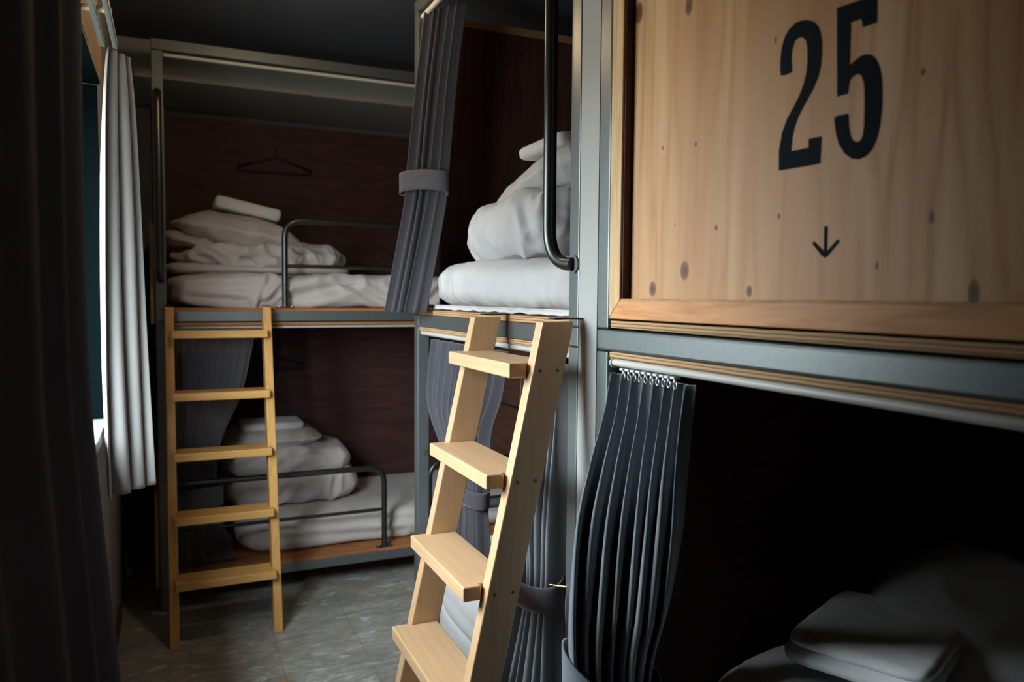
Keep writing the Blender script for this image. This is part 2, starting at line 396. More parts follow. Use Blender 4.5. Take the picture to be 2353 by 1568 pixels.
def thicken(o, t):
    md = o.modifiers.new('cloth', 'SOLIDIFY'); md.thickness = t; md.offset = 0; return o
def band(c, rx, ry, z_of, height, rot=0., seg=48, a0=0., a1=2*math.pi, flare=0., bulge=.0):
    """tieback band: an elliptical strip; z_of(angle) is the height of its upper edge"""
    P = []; nv = 7
    for i in range(nv):
        row = []; t = i/(nv-1)
        for j in range(seg+1):
            a = a0+(a1-a0)*j/seg; k = 1+flare*(1-t)+bulge*math.sin(math.pi*t)
            x = rx*k*math.cos(a); y = ry*k*math.sin(a)
            row.append(V((c[0]+x*math.cos(rot)-y*math.sin(rot), c[1]+x*math.sin(rot)+y*math.cos(rot), z_of(a)-height*t)))
        P.append(row)
    return MB().grid(P, seg+1, nv)

# ------------------------------------------------------------------ the room
XW = -0.235; YB = 3.7475; XR = 0.866; T = .0463; ZR = 1.381
CEIL = 2.665
struct(MB().box(-.5, 3.1, -1.6, 4.9, -.1, 0).obj('floor', M['floor']))
struct(MB().box(-.5, 3.1, -1.6, 4.9, CEIL, CEIL+.1).obj('ceiling', M['ceiling']))
WY0, WY1, WZ0, WZ1 = .20, 2.60, 1.055, 2.071; WFX = 2.42
wl = MB().box(-.5, XW, -1.6, 4.9, 0, WZ0).box(-.5, XW, -1.6, 4.9, WZ1, CEIL).box(-.5, XW, -1.6, WY0, WZ0, WZ1).box(-.5, XW, WY1, 4.9, WZ0, WZ1)
struct(wl.obj('wall_left', M['greywall']))
struct(MB().box(-.5, 3.1, 4.78, 4.9, 0, CEIL).obj('wall_back', M['darkwall']))
struct(MB().box(2.98, 3.1, -1.6, 4.9, 0, CEIL).obj('wall_right', M['darkwall']))
struct(MB().box(-.5, 3.1, -1.7, -1.6, 0, CEIL).obj('wall_front', M['darkwall']))
struct(MB().box(.867, 2.95, 1.4755, 1.5575, 0, CEIL).obj('wall_partition', M['wall']))
struct(MB().box(XW, 2.98, 4.10, 4.78, 2.487, CEIL).obj('trim_1', M['concrete']))
struct(MB().box(XW, XW+.012, 1.0, 3.74, 0, .07, .003).obj('baseboard_left', M['lauan_y']))
# window: green metal frame and panes, glossy sill, wooden head casing
win = bpy.data.objects.new('window_1', None); COL.objects.link(win); struct(win); win.location = (-.37, 1.4, WZ0); win['_o'] = (-.37, 1.4, WZ0)
fr = MB().box(-.39, -.34, WY0, WY1, WZ0+.02, WZ0+.07).box(-.39, -.34, WY0, WY1, WZ1-.05, WZ1).box(-.39, -.34, WY0, WY0+.05, WZ0+.07, WZ1-.05)
fr.box(-.39, -.34, WFX, WFX+.05, WZ0+.07, WZ1-.05).box(-.39, -.34, 1.375, 1.425, WZ0+.07, WZ1-.05)
box('light_blocking_panel', M['green_metal'], win, -.375, -.36, WFX+.05, WY1-.021, WZ0+.07, WZ1-.05)  # unseen panel added to narrow the daylight coming through the window
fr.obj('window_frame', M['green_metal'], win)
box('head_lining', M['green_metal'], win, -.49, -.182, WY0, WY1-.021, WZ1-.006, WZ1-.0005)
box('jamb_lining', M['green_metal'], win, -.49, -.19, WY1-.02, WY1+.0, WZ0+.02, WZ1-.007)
gl = bpy.data.materials.new('window_glass'); gl.use_nodes = True; g = gl.node_tree; g.nodes.clear()
o_ = g.nodes.new('ShaderNodeOutputMaterial'); mx = g.nodes.new('ShaderNodeMixShader'); tr = g.nodes.new('ShaderNodeBsdfTransparent'); gg = g.nodes.new('ShaderNodeBsdfGlossy')
tr.inputs[0].default_value = (.94, .97, .97, 1); gg.inputs['Roughness'].default_value = .02; mx.inputs[0].default_value = .06
g.links.new(tr.outputs[0], mx.inputs[1]); g.links.new(gg.outputs[0], mx.inputs[2]); g.links.new(mx.outputs[0], o_.inputs[0])
MB().box(-.369, -.365, WY0+.05, 1.375, WZ0+.07, WZ1-.05).obj('pane', gl, win)
MB().box(-.369, -.365, 1.425, WFX, WZ0+.07, WZ1-.05).obj('pane', gl, win)
MB().box(-.49, -.178, WY0, WY1-.021, WZ0-.015, WZ0+.02, .004).obj('window_sill', M['sill'], win)
struct(MB().box(XW, -.179, -.3, 2.604, 2.072, 2.181, .002).obj('trim_2', M['tan_wood']))
struct(MB().box(XW, -.186, -.3, 2.604, 2.196, 2.46, .002).obj('trim_3', M['tan_wood']))

# curtain rail with brackets beside the window
cr = thing('curtain_rail', 'grey metal window curtain rail on brackets under the tan wooden casing', 'curtain rail', (-.125, 1.2, 2.09))
MB().box(-.156, -.144, -1.2, 2.24, 2.080, 2.096, .001).box(-.126, -.114, -1.2, 2.24, 2.078, 2.098, .003).obj('rail', M['steel'], cr)
for yy in (.3, 1.25, 2.02):
    MB().box(-.186, -.114, yy-.012, yy+.012, 2.0985, 2.106, .001).box(-.186, -.182, yy-.018, yy+.018, 2.188, 2.196).box(-.180, -.176, yy-.012, yy+.012, 2.1, 2.196).obj('bracket', M['frame_pine'], cr)

# ------------------------------------------------------------------ bunk beds
def guard(parent, y, x0, x1, zb, zt, zm, r=.0145, axis='x', left_post=False):
    f = (lambda a, z: (a, y, z)) if axis == 'x' else (lambda a, z: (y, a, z))
    g = MB().tube(([] if left_post else [f(x0, zb)])+[f(x0, zt), f(x1, zt), f(x1, zb)], r, 16, .085, 10).tube([f(x0, zm), f(x1, zm)], r*.62, 12).obj('guard_rail', M['black_steel'], parent)
    for x in ((x1,) if left_post else (x0, x1)):
        MB().box(x-.042, x+.042, y-.016, y+.016, zb-.0005, zb+.005, .001).obj('mount_plate', M['plate'], g)
        for s in (-1, 1): MB().tube([(x+s*.031, y-.002, zb+.004), (x+s*.031, y-.002, zb+.010)], .0055, 8).obj('bolt', M['bolt'], g)
    return g

# --- the bunk across the end of the room
B = thing('bunk_bed', 'steel framed double bunk across the far end of the room behind the honey ladder', 'bunk bed', (.95, 4.2, 0))
XB0, XB1 = -.0645, 1.96; YBK = 4.72
for (x, y) in ((XB0, YB), (XB1-T, YB), (XB0, YBK-T), (XB1-T, YBK-T)):
    for z0, z1 in ((0, .105), (.1555, 1.326), (1.3765, 2.522)): pass
    mb = MB()
    for z0, z1 in ((0, .1055), (.1075, .1535), (.1555, 1.3260), (1.3285, 1.3738), (1.3763, 2.5225)):
        mb.box(x, x+T, y, y+T, z0, z1, .003)
    mb.obj('post', M['steel'], B)
for z0, z1, nm in ((.107, .153, 'bed_rail'), (1.3277, 1.3738, 'bed_rail'), (2.5250, 2.5713, 'top_beam')):
    x0_, x1_ = (XB0+T+.001, XB1-T-.001) if nm == 'bed_rail' else (XB0, XB1)
    box(nm, M['steel'], B, x0_, x1_, YB, YB+T, z0, z1, .003)
    box(nm, M['steel'], B, x0_, x1_, YBK-T, YBK, z0, z1, .003)
for x in (XB0, XB1-T):
    box('side_beam', M['steel'], B, x, x+T, YB+T+.001, YBK-T-.001, 2.525, 2.5713, .003)
box('platform', M['ply_warm'], B, XB0+.005, XB1-.005, YB+.002, YBK-.052, 1.3740, 1.3895, .001)
box('underboard', M['ply_warm'], B, XB0+T+.002, XB1-T-.002, YB+.004, YBK-T-.002, 1.309, 1.3225, .001)
box('platform', M['ply_warm'], B, XB0+.005, XB1-.005, YB+.002, YBK-.052, .1535, .168, .001)
MB().tube([(XB0+T+.004, YB+.026, 1.300), (XB1-T-.004, YB+.026, 1.300)], .0065, 12, flat=.9).obj('curtain_rod', M['rod'], B)
MB().tube([(XB0+T+.004, YB+.03, 2.511), (XB1-T-.004, YB+.03, 2.511)], .010, 12, flat=.8).obj('curtain_rod', M['rod'], B)
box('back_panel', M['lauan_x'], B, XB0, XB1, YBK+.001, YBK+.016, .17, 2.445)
MB().box(-.084, -.0705, YB-.005, YBK, 1.318, 1.77, .001).obj('end_panel', M['tan_wood'], B)
MB().box(-.084, -.0705, YB-.005, YBK, .116, .552, .001).obj('end_panel', M['tan_wood'], B)
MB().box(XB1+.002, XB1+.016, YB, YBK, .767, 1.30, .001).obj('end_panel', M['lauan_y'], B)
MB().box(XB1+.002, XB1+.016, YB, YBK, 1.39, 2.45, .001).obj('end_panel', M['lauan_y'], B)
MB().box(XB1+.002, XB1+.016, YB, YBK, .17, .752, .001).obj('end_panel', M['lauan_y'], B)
guard(B, YB+.020, .497, 1.62, 1.390, 1.806, 1.590)
guard(B, YB+.024, XB0+T-.004, .978, .1685, .580, .363, left_post=True)
guard(B, YB+.024, 1.22, 1.80, .1685, .580, .363)
MB().tube([(-.041, YB+.004, 2.338), (-.041, YB-.062, 2.338), (-.041, YB-.062, 1.515), (-.041, YB+.004, 1.515)], .016, 18, .06, 8).obj('grab_handle', M['black_steel'], B)

# --- the bunk in the middle, entered from the beech ladder
Y0, Y1 = 1.5600, 2.8725; XE = 2.86
Bm = thing('bunk_bed', 'steel framed bunk left of the white pillar with a beech ladder on its front', 'bunk bed', (1.8, 2.2, 0))
for (x, y) in ((XR, Y0), (XR, Y1-T), (XE-T, Y0), (XE-T, Y1-T)):
    mb = MB()
    for z0, z1 in ((0, .1055), (.1075, .1535), (.1555, 1.3330), (1.3352, 1.3803), (1.3825, 2.5225)): mb.box(x, x+T, y, y+T, z0, z1, .003)
    mb.obj('post', M['steel'], Bm)
for z0, z1, nm in ((.107, .153, 'bed_rail'), (1.3347, ZR, 'bed_rail'), (2.525, 2.5713, 'top_beam')):
    a, b_ = (Y0+T+.001, Y1-T-.001) if nm == 'bed_rail' else (Y0, Y1)
    box(nm, M['steel'], Bm, XR+(.0015 if nm == 'bed_rail' else 0), XR+T, a, b_, z0, z1, .003)
    box(nm, M['steel'], Bm, XE-T, XE, a, b_, z0, z1, .003)
box('platform', M['ply'], Bm, XR+.003, XE-.05, Y0+.006, Y1-.008, 1.3815, 1.3995, .001)
box('underboard', M['ply'], Bm, XR+.006, XE-.05, Y0+T+.002, Y1-T-.002, 1.319, 1.3335, .001)
box('platform', M['ply'], Bm, XR+.003, XE-.05, Y0+.006, Y1-.008, .1535, .168, .001)
MB().tube([(XR+.020, Y0+T+.003, 1.3105), (XR+.020, Y1-T-.003, 1.3105)], .0105, 14, flat=.85).obj('curtain_rod', M['rod'], Bm)
MB().tube([(XR+.020, Y0+T+.003, 2.505), (XR+.020, Y1-T-.003, 2.505)], .0105, 14, flat=.85).obj('curtain_rod', M['rod'], Bm)
ep = box('end_panel', M['lauan_z'], Bm, XR+T+.05, XE-.05, Y1-.034, Y1-.020, 1.401, 2.496)
box('end_batten', M['tan_wood'], Bm, XR+T+.05, XE-.05, Y1-.040, Y1-.018, 2.498, 2.526, .001)
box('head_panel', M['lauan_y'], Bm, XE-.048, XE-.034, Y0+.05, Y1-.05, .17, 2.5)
box('near_panel', M['lauan_z'], Bm, XR+T+.02, XE-.05, Y0+.006, Y0+.018, 1.401, 2.5)
MB().tube([(XR+T+.02, Y1-.026, .605), (XE-T-.01, Y1-.026, .605)], .019, 18).obj('end_rail', M['steel'], Bm)
gh = MB().tube([(.850, 1.681, 2.42), (.850, 1.681, 1.530), (.862, 1.578, 1.5285)], .0162, 20, .095, 12).tube([(.866, 1.578, 2.42), (.850, 1.60, 2.42), (.850, 1.681, 2.42)], .0162, 20)
gh.obj('grab_handle', M['black_steel'], Bm)
MB().tube([(.8615, 1.580, 1.5285), (.8675, 1.580, 1.5285)], .0215, 18).obj('weld_collar', M['steel'], Bm)

# --- the numbered bunk on the right
C0, C1 = .14, 1.4732
Bn = thing('bunk_bed', 'steel framed bunk on the right with the knotty pine number board', 'bunk bed', (1.8, .8, 0))
for (x, y) in ((XR, C0), (XR, C1-T), (XE-T, C0), (XE-T, C1-T)):
    mb = MB()
    for z0, z1 in ((0, .1055), (.1075, .1535), (.1555, 1.3325), (1.3825, 2.5225)): mb.box(x, x+T, y, y+T, z0, z1, .004)
    if x > XR: mb.box(x, x+T, y, y+T, 1.3325, 1.3825)
    mb.obj('post', M['steel'], Bn)
MB().box(XR-.0008, XR+T, C0, C1, 1.3347, ZR, .006).obj('bed_rail', M['steel'], Bn)
box('bed_rail', M['steel'], Bn, XE-T, XE, C0+T, C1-T, 1.3347, ZR, .003)
box('bed_rail', M['steel'], Bn, XR, XR+T, C0+T+.001, C1-T-.001, .107, .153, .003)
box('top_beam', M['steel'], Bn, XR, XR+T, C0, C1, 2.525, 2.5713, .003)
box('platform', M['ply'], Bn, XR-.0015, XE-.05, C0+.02, 1.4125, 1.3855, 1.4015, .002)
box('underboard', M['ply'], Bn, XR+.000, XE-.05, C0+T+.002, 1.4185, 1.3205, 1.3338, .002)
box('platform', M['ply'], Bn, XR+.003, XE-.05, C0+.006, C1-.008, .1535, .168, .001)
MB().tube([(XR+.008, C0+T+.004, 1.3115), (XR+.008, 1.4060, 1.3115)], .0098, 18, flat=.82).obj('curtain_rod', M['rod'], Bn)
MB().tube([(XR+.008, 1.4065, 1.3105), (XR+.008, 1.4105, 1.3105)], .0125, 18, flat=.9).obj('rod_bracket', M['rod'], Bn)
# number board: pine panel set back in a mitred wooden frame
PX = .885
org = (1.8, .8, 0)
pine_m = pine(org)
pn = MB().box(PX, PX+.012, .17, 1.392, 1.428, 2.50).obj('number_board', pine_m, Bn)
fz0, fz1 = 1.4055, 1.4457
def quad_bar(pts, x0, x1, name, m, p):
    n = len(pts); mb = MB(); mb.prism(pts, x0, x1); o = mb.obj(name, m, p, recalc=True)
    bv = o.modifiers.new('edge', 'BEVEL'); bv.width = .002; bv.segments = 2; bv.limit_method = 'ANGLE'; return o
quad_bar([(1.4182, fz0), (1.3750, fz1), (1.3750, 2.45), (1.4182, 2.49)], XR-.004, XR+.028, 'frame_stile', M['frame_pine'], Bn)
quad_bar([(1.4176, fz0), (.16, fz0), (.20, fz1), (1.3744, fz1)], XR-.004, XR+.028, 'frame_rail', M['frame_red'], Bn)
box('frame_reveal', M['lauan_z'], Bn, XR+.001, PX, 1.3705, 1.3748, fz1+.001, 2.45)
box('frame_lip', M['ply'], Bn, XR-.001, PX, .2, 1.3740, fz1, fz1+.0028)
TWO = [(.9448, 1.654), (.946, 1.6845), (.94, 1.713), (.9303, 1.7321), (.9166, 1.7485), (.906, 1.7625), (.8975, 1.778), (.8927, 1.7943), (.8913, 1.8127), (.8924, 1.8318), (.8953, 1.842), (.9021, 1.8488), (.9095, 1.8511), (.9175, 1.8486), (.922, 1.8404), (.9243, 1.8301), (.9238, 1.8176), (.9221, 1.802), (.93, 1.8013), (.9376, 1.8011), (.9463, 1.8029), (.9482, 1.8144), (.9481, 1.8312), (.9456, 1.8472), (.9399, 1.8608), (.9308, 1.8704), (.9178, 1.8751), (.9049, 1.875), (.8922, 1.8715), (.8813, 1.8656), (.8722, 1.8561), (.8666, 1.8452), (.8636, 1.8312), (.8629, 1.8127), (.8646, 1.7949), (.8692, 1.7803), (.8773, 1.7664), (.8875, 1.7541), (.8978, 1.7416), (.9065, 1.7299), (.9134, 1.7162), (.9177, 1.7005), (.9192, 1.6805), (.9027, 1.6799), (.8838, 1.6799), (.8844, 1.6929), (.8587, 1.6922), (.8599, 1.6527), (.8763, 1.6522), (.9017, 1.6529)]
FIVE = [(.8378, 1.8708), (.8149, 1.8694), (.7932, 1.8679), (.7679, 1.8654), (.7672, 1.8279), (.7907, 1.8288), (.7937, 1.8413), (.8113, 1.842), (.8114, 1.7831), (.8022, 1.7869), (.7931, 1.7901), (.784, 1.7907), (.7749, 1.7872), (.7672, 1.7797), (.7609, 1.7683), (.7566, 1.7539), (.7546, 1.7342), (.7542, 1.7101), (.7561, 1.6887), (.7606, 1.6702), (.768, 1.6568), (.7781, 1.6492), (.7902, 1.6469), (.8028, 1.6502), (.8159, 1.6599), (.8262, 1.6745), (.8325, 1.6912), (.8363, 1.7139), (.8295, 1.7163), (.8108, 1.7149), (.8092, 1.6994), (.8068, 1.6863), (.8023, 1.6766), (.7959, 1.6722), (.7888, 1.6729), (.7848, 1.6796), (.7833, 1.6942), (.7833, 1.7165), (.7842, 1.7364), (.786, 1.7516), (.7904, 1.7626), (.7967, 1.7668), (.8044, 1.7657), (.8099, 1.7614), (.8129, 1.7432), (.8323, 1.7434)]
ARROW = [(.8486, 1.5585), (.8421, 1.558), (.842, 1.5217), (.8223, 1.5382), (.8186, 1.5346), (.8397, 1.5147), (.8457, 1.5116), (.8516, 1.5153), (.8709, 1.5341), (.8672, 1.5376), (.8481, 1.5221)]
for pts, nm in ((TWO, 'painted_digit'), (FIVE, 'painted_digit'), (ARROW, 'painted_arrow')):
    o = MB().prism(pts, PX-.0006, PX+.0002).obj(nm, M['ink'], pn, recalc=True)
    o['label'] = 'black painted %s on the pine board' % {'painted_arrow': 'down arrow'}.get(nm, 'numeral 2' if pts is TWO else 'numeral 5')
# partition inside the lower berth, with a faint maker's stamp
pp = box('end_panel', M['lauan_x'], Bn, XR+T+.02, XE-.05, 1.408, 1.422, .169, 1.3195)
st = MB(); ys = 1.4078
def strip(pts, w):
    for a, b in zip(pts, pts[1:]):
        a = V((a[0], ys, a[1])); b = V((b[0], ys, b[1])); d = (b-a).normalized(); n_ = V((-d.z, 0, d.x))*w/2
        st.add([a+n_, b+n_, b-n_, a-n_], [(0, 1, 2, 3)])
sx0, sx1, sz0, sz1 = 1.062, 1.131, 1.045, 1.204
strip([(sx0, sz0), (sx1, sz0), (sx1, sz1), (sx0, sz1), (sx0, sz0)], .0014)
for r_ in (.011, .017, .026): strip([(1.100+r_*math.cos(2*math.pi*k/28), 1.172+r_*math.sin(2*math.pi*k/28)) for k in range(29)], .0013)
strip([(1.0975, 1.166), (1.0975, 1.178), (1.104, 1.178)], .0022); strip([(1.0975, 1.1725), (1.103, 1.1725)], .0022)
for q in range(5):
    zz = 1.138-q*.018
    for k in range(4): strip([(1.074+k*.0125, zz), (1.082+k*.0125, zz)], .004 if (q+k) % 3 else .0075)
st.obj('stamp', M['stamp'], pp)
box('head_panel', M['lauan_y'], Bn, XE-.048, XE-.034, C0+.05, C1-.05, .17, 2.5)

# ------------------------------------------------------------------ ladders
def ladder(name, label, top, foot, y_lo, y_hi, steps, along, mats, z_top=1.395):
    """along='y': ladder stands in front of a plane x=const, stiles at y_lo and y_hi; along='x': the other way round."""
    st_w, st_d = .036, .080; run = top-foot
    # canonical frame: a = across (stile axis), b = out of wall (negative = into the aisle), z up
    def W_(a, b, z): return (b, a, z) if along == 'y' else (a, b, z)
    base = W_((y_lo+y_hi)/2, foot, 0)
    t = thing(name, label, 'ladder', base)
    k = run/z_top
    def stile(a0):
        vs = []
        for a in (a0, a0+st_w):
            for (b, z) in ((foot, 0), (foot+st_d, 0), (top+st_d, z_top), (top, z_top)): vs.append(W_(a, b, z))
        fs = [(0, 1, 2, 3), (7, 6, 5, 4), (0, 4, 5, 1), (1, 5, 6, 2), (2, 6, 7, 3), (3, 7, 4, 0)]
        o = MB().add(vs, fs).obj('stile', mats[0], t, recalc=True)
        bv = o.modifiers.new('edge', 'BEVEL'); bv.width = .003; bv.segments = 2
        return o
    sl = [stile(y_lo), stile(y_hi-st_w)]
    for z in steps:
        bf = foot+k*z                                  # front of the stiles at this height
        zb = z-.034
        o1 = .013
        a0, a1 = y_lo+st_w-o1, y_hi-st_w+o1
        i0, i1 = y_lo+st_w+.0005, y_hi-st_w-.0005
        front = bf-.052
        poly = [(a0, front), (a1, front), (a1, bf-k*.034-.001), (i1, bf-k*.034-.001), (i1, bf+st_d-.006), (i0, bf+st_d-.006), (i0, bf-k*.034-.001), (a0, bf-k*.034-.001)]
        n = len(poly); vs = [W_(a, b, zb) for a, b in poly]+[W_(a, b, z) for a, b in poly]
        fs = [tuple(range(n))[::-1], tuple(range(n, 2*n))]+[(i, (i+1) % n, n+(i+1) % n, n+i) for i in range(n)]
        o = MB().add(vs, fs).obj('step', mats[1], t, recalc=True)
        bv = o.modifiers.new('edge', 'BEVEL'); bv.width = .004; bv.segments = 3; bv.limit_method = 'ANGLE'
        for s, a_ in ((0, y_lo), (1, y_hi)):
            e = -.0006 if s == 0 else .0006
            for db in (.018, .062):
                c1 = W_(a_+e, bf+db-k*.017, z-.017); c0 = W_(a_-e*3, bf+db-k*.017, z-.017)
                MB().tube([c0, c1], .0042, 12).obj('dowel', M['dowel'], sl[s])
    for a0 in (y_lo, y_hi-st_w):
        mb = MB(); p = [W_(a0+.002, top+.03, z_top+.0052), W_(a0+st_w-.002, top+st_d+.028, z_top+.0085)]
        lo = [min(p[0][i], p[1][i]) for i in range(3)]; hi = [max(p[0][i], p[1][i]) for i in range(3)]
        mb.box(lo[0], hi[0], lo[1], hi[1], lo[2], hi[2], .0006)
        mb.obj('hook_plate', M['plate'], t)
    for a0 in (y_lo, y_hi-st_w):
        p = [W_(a0+.001, foot+.001, .0), W_(a0+st_w-.001, foot+st_d-.001, .004)]
    return t
ladder('ladder', 'pale beech step ladder in the foreground leaning on the middle bunk', .7624, .7624-.2153*1.395, 1.5345, 1.9927,
       (1.3012, 1.0515, .8022, .5582, .309), 'y', (M['beech'], M['beech_y']))
ladder('ladder', 'honey coloured wooden ladder leaning on the far bunk beside the window curtain', 3.652, 3.652-.2329*1.395, -.0270, .4185,
       (1.2938, 1.0288, .7794, .522, .2667), 'x', (M['honey'], M['honey_x']))

# ------------------------------------------------------------------ bedding
def single(name, label, cat, mb, m, base, group=None): return tag(mb.obj(name, m, None, base), label, cat, group)

# middle bunk, upper berth
def sag(l, q): return V((l.x, l.y, l.z+.006*math.sin(l.y*5.1)+.004*math.sin(l.x*6)))
mt = thing('mattress', 'white sheeted mattress on the upper berth behind the beech ladder', 'mattress', (1.8, 2.2, 1.40))
soft(MB(), (1.78, 2.205, 1.483), (.905, .585, .082), (110, 110, 30), (9, 6, 3.6), .0075, 8, 1, aniso=(.7, 1.6, .5), shape=sag,
     creases=[((-.9, .15, -.05), (-.9, .05, .07), .012, .004), ((-.9, -.35, -.06), (-.9, -.30, .07), .014, .004), ((-.9, .4, .02), (-.9, .52, -.06), .016, .006)]).obj('sheet', M['cotton'], mt)
hem = MB(); P = []
for i in range(10):
    row = []
    for j in range(160):
        y = 1.622+1.15*j/159; t = i/9
        w = .004*math.sin(y*61)+.006*noise.noise(V((y*13, 1, 2)))
        row.append(V((.8765+.004*math.sin(t*3)+w*t*.6, y, 1.4165-.0145*t+(.004*noise.noise(V((y*17, 4, 1))) if t > .05 else 0)+.0035)))
    P.append(row)
thicken(hem.grid(P, 160, 10).obj('sheet_hem', M['cotton'], mt), .0016)

def tilt_duvet(l, q):
    return V((l.x, l.y, l.z-.035*max(0, l.y+.05)/.3*max(0, q.z)))
dv = MB()
soft(dv, (1.34, 2.275, 1.672), (.42, .320, .112), (90, 90, 40), (5, 3.2, 2.8), .020, 6, 3, aniso=(.8, 1.1, .8), shape=tilt_duvet,
     creases=[((-.41, .05, .0), (-.36, -.04, .10), .016, .006), ((-.41, .13, -.02), (-.37, .07, .07), .016, .006), ((-.42, -.13, .02), (-.30, -.18, .10), .018, .006),
              ((-.41, -.22, .10), (-.38, -.25, -.02), .018, .007), ((-.38, -.26, -.05), (-.10, -.30, -.08), .018, .008),
              ((-.32, -.31, .03), (-.12, -.33, -.01), .030, .016), ((-.16, -.33, .0), (.10, -.33, .03), .03, .014), ((-.34, -.30, .07), (-.20, -.32, .04), .02, .008), ((-.1, -.32, -.05), (.1, -.32, -.02), .02, .01)])
single('duvet', 'white duvet folded in half on the middle mattress, dark fold end towards the grab handle', 'duvet', dv, M['cotton'], (1.33, 2.28, 1.565))
def pillow_shape(l, q):
    k = (1-min(1, abs(q.x))**4*.75)*(1-min(1, abs(q.y))**4*.75)
    return V((l.x, l.y, l.z*max(.12, k)))
single('pillow', 'white pillow on the folded duvet behind the vertical grab handle', 'pillow',
       soft(MB(), (1.37, 2.27, 1.828), (.36, .30, .112), (60, 50, 20), (4, 4, 2.2), .016, 6, 6, shape=pillow_shape, rot=(-.22, -.08, .05)), M['cotton'], (1.36, 2.21, 1.75))
def towel(name, label, c, h, rot, seed, base=None):
    mb = MB()
    soft(mb, c, h, (40, 34, 14), (10, 10, 3.8), .0025, 9, seed, rot=rot)
    R = Matrix.Rotation(rot[2], 3, 'Z') @ Matrix.Rotation(rot[1], 3, 'Y') @ Matrix.Rotation(rot[0], 3, 'X')
    return single(name, label, 'towel', mb, M['terry'], c)
towel('towel', 'folded white towel on the pillow of the middle upper berth', (1.235, 2.16, 1.934), (.205, .13, .020), (-.06, -.10, .12), 7)

# middle bunk, lower berth
mtl = thing('mattress', 'white mattress low down seen between the beech ladder steps', 'mattress', (1.8, 2.2, .168))
soft(MB(), (1.80, 2.205, .262), (.93, .59, .092), (60, 50, 14), 6, .006, 6, 11).obj('sheet', M['cotton'], mtl)
def spill(l, q): return V((l.x-.03*max(0, -q.z)*(1 if q.x < 0 else 0), l.y, l.z-.05*max(0, -q.x-.5)))
single('duvet', 'white duvet spilling over the low berth edge between the beech ladder steps', 'duvet',
       soft(MB(), (1.26, 2.235, .455), (.425, .46, .115), (60, 60, 24), (4, 3.2, 2.8), .010, 5, 12, shape=spill, aniso=(1, .7, .6)), M['cotton'], (1.26, 2.235, .35))

# far bunk, upper berth
mu = thing('mattress', 'off white mattress on the far upper berth above the honey ladder', 'mattress', (.95, 4.2, 1.39))
soft(MB(), (.94, 4.245, 1.472), (.955, .440, .080), (190, 60, 30), (9, 7, 5), .017, 4.5, 21, aniso=(.8, .6, .9),
     creases=[((-.56, -.438, -.07), (-.50, -.438, .06), .016, .014), ((-.54, -.438, -.07), (-.44, -.438, .02), .016, .012), ((-.54, -.438, -.075), (-.10, -.438, .05), .030, .018),
              ((-.18, -.438, .07), (.05, -.438, -.07), .022, .012), ((.28, -.438, -.05), (.40, -.438, .06), .02, .010), ((-.9, -.438, -.03), (-.62, -.438, -.06), .026, .012),
              ((-.95, -.438, .01), (-.55, -.438, .02), .02, .006), ((.08, -.438, .05), (.22, -.438, -.02), .02, .008)]).obj('sheet', M['cotton_warm'], mu)
du = MB()
soft(du, (.42, 4.27, 1.578), (.45, .30, .026), (90, 50, 10), (7, 6, 3), .010, 5, 22, lump=.012)
soft(du, (.43, 4.26, 1.640), (.435, .275, .062), (110, 60, 26), (4, 4, 2.4), .026, 5.5, 23, aniso=(1.1, .8, 1), lump=.03,
     creases=[((-.40, -.27, .05), (-.20, -.27, -.05), .020, .018), ((-.28, -.27, .05), (-.05, -.27, -.04), .022, .020), ((-.1, -.27, -.02), (.06, -.27, .02), .018, .018), ((.02, -.27, .04), (.18, -.27, -.05), .02, .018), ((.15, -.27, .05), (.22, -.27, -.02), .018, .014)])
soft(du, (.13, 4.27, 1.700), (.16, .24, .036), (40, 40, 12), (3, 3, 2.4), .02, 5, 24, rot=(0, .25, 0))
single('duvet', 'crumpled off white duvet folded on the far upper berth behind the guard rail', 'duvet', du, M['cotton_warm'], (.43, 4.26, 1.55))
single('pillow', 'off white pillow sloping to the right under a towel on the far upper berth', 'pillow',
       soft(MB(), (.325, 4.25, 1.765), (.315, .235, .088), (60, 40, 20), (3.4, 3.4, 2.2), .014, 5, 25, shape=pillow_shape, rot=(.0, .13, 0), lump=.012), M['cotton_warm'], (.325, 4.25, 1.70))
towel('towel', 'folded white towel tilted on the pillow of the far upper berth', (.370, 4.25, 1.894), (.165, .12, .031), (.0, .20, .0), 26)

# far bunk, lower berth
ml = thing('mattress', 'off white mattress on the far lower berth behind the low guard rail', 'mattress', (1., 4.3, .168))
soft(MB(), (1.10, 4.27, .252), (.82, .415, .083), (120, 50, 18), (8, 7, 4.5), .009, 4, 31, aniso=(.5, .5, 1.4),
     creases=[((-.7, -.42, -.01), (.0, -.42, -.04), .022, .008), ((-.1, -.42, .03), (.6, -.42, .0), .02, .007)]).obj('sheet', M['cotton_warm'], ml)
dl = MB()
soft(dl, (.585, 4.36, .425), (.36, .26, .088), (70, 46, 22), (5, 4, 2.6), .013, 6, 32, creases=[((-.1, -.26, -.06), (-.02, -.26, .03), .02, .012), ((.22, -.26, .06), (.2, -.26, -.06), .018, .014)])
soft(dl, (.565, 4.37, .565), (.335, .255, .080), (70, 46, 22), (4.5, 4, 2.4), .016, 6, 33, rot=(0, .05, 0), creases=[((-.3, -.24, -.05), (-.12, -.24, .05), .025, .012), ((-.1, -.24, -.05), (.05, -.24, .05), .025, .012)])
single('duvet', 'folded pinkish white duvet on the far lower berth behind the ladder', 'duvet', dl, M['cotton_warm'], (.585, 4.36, .335))
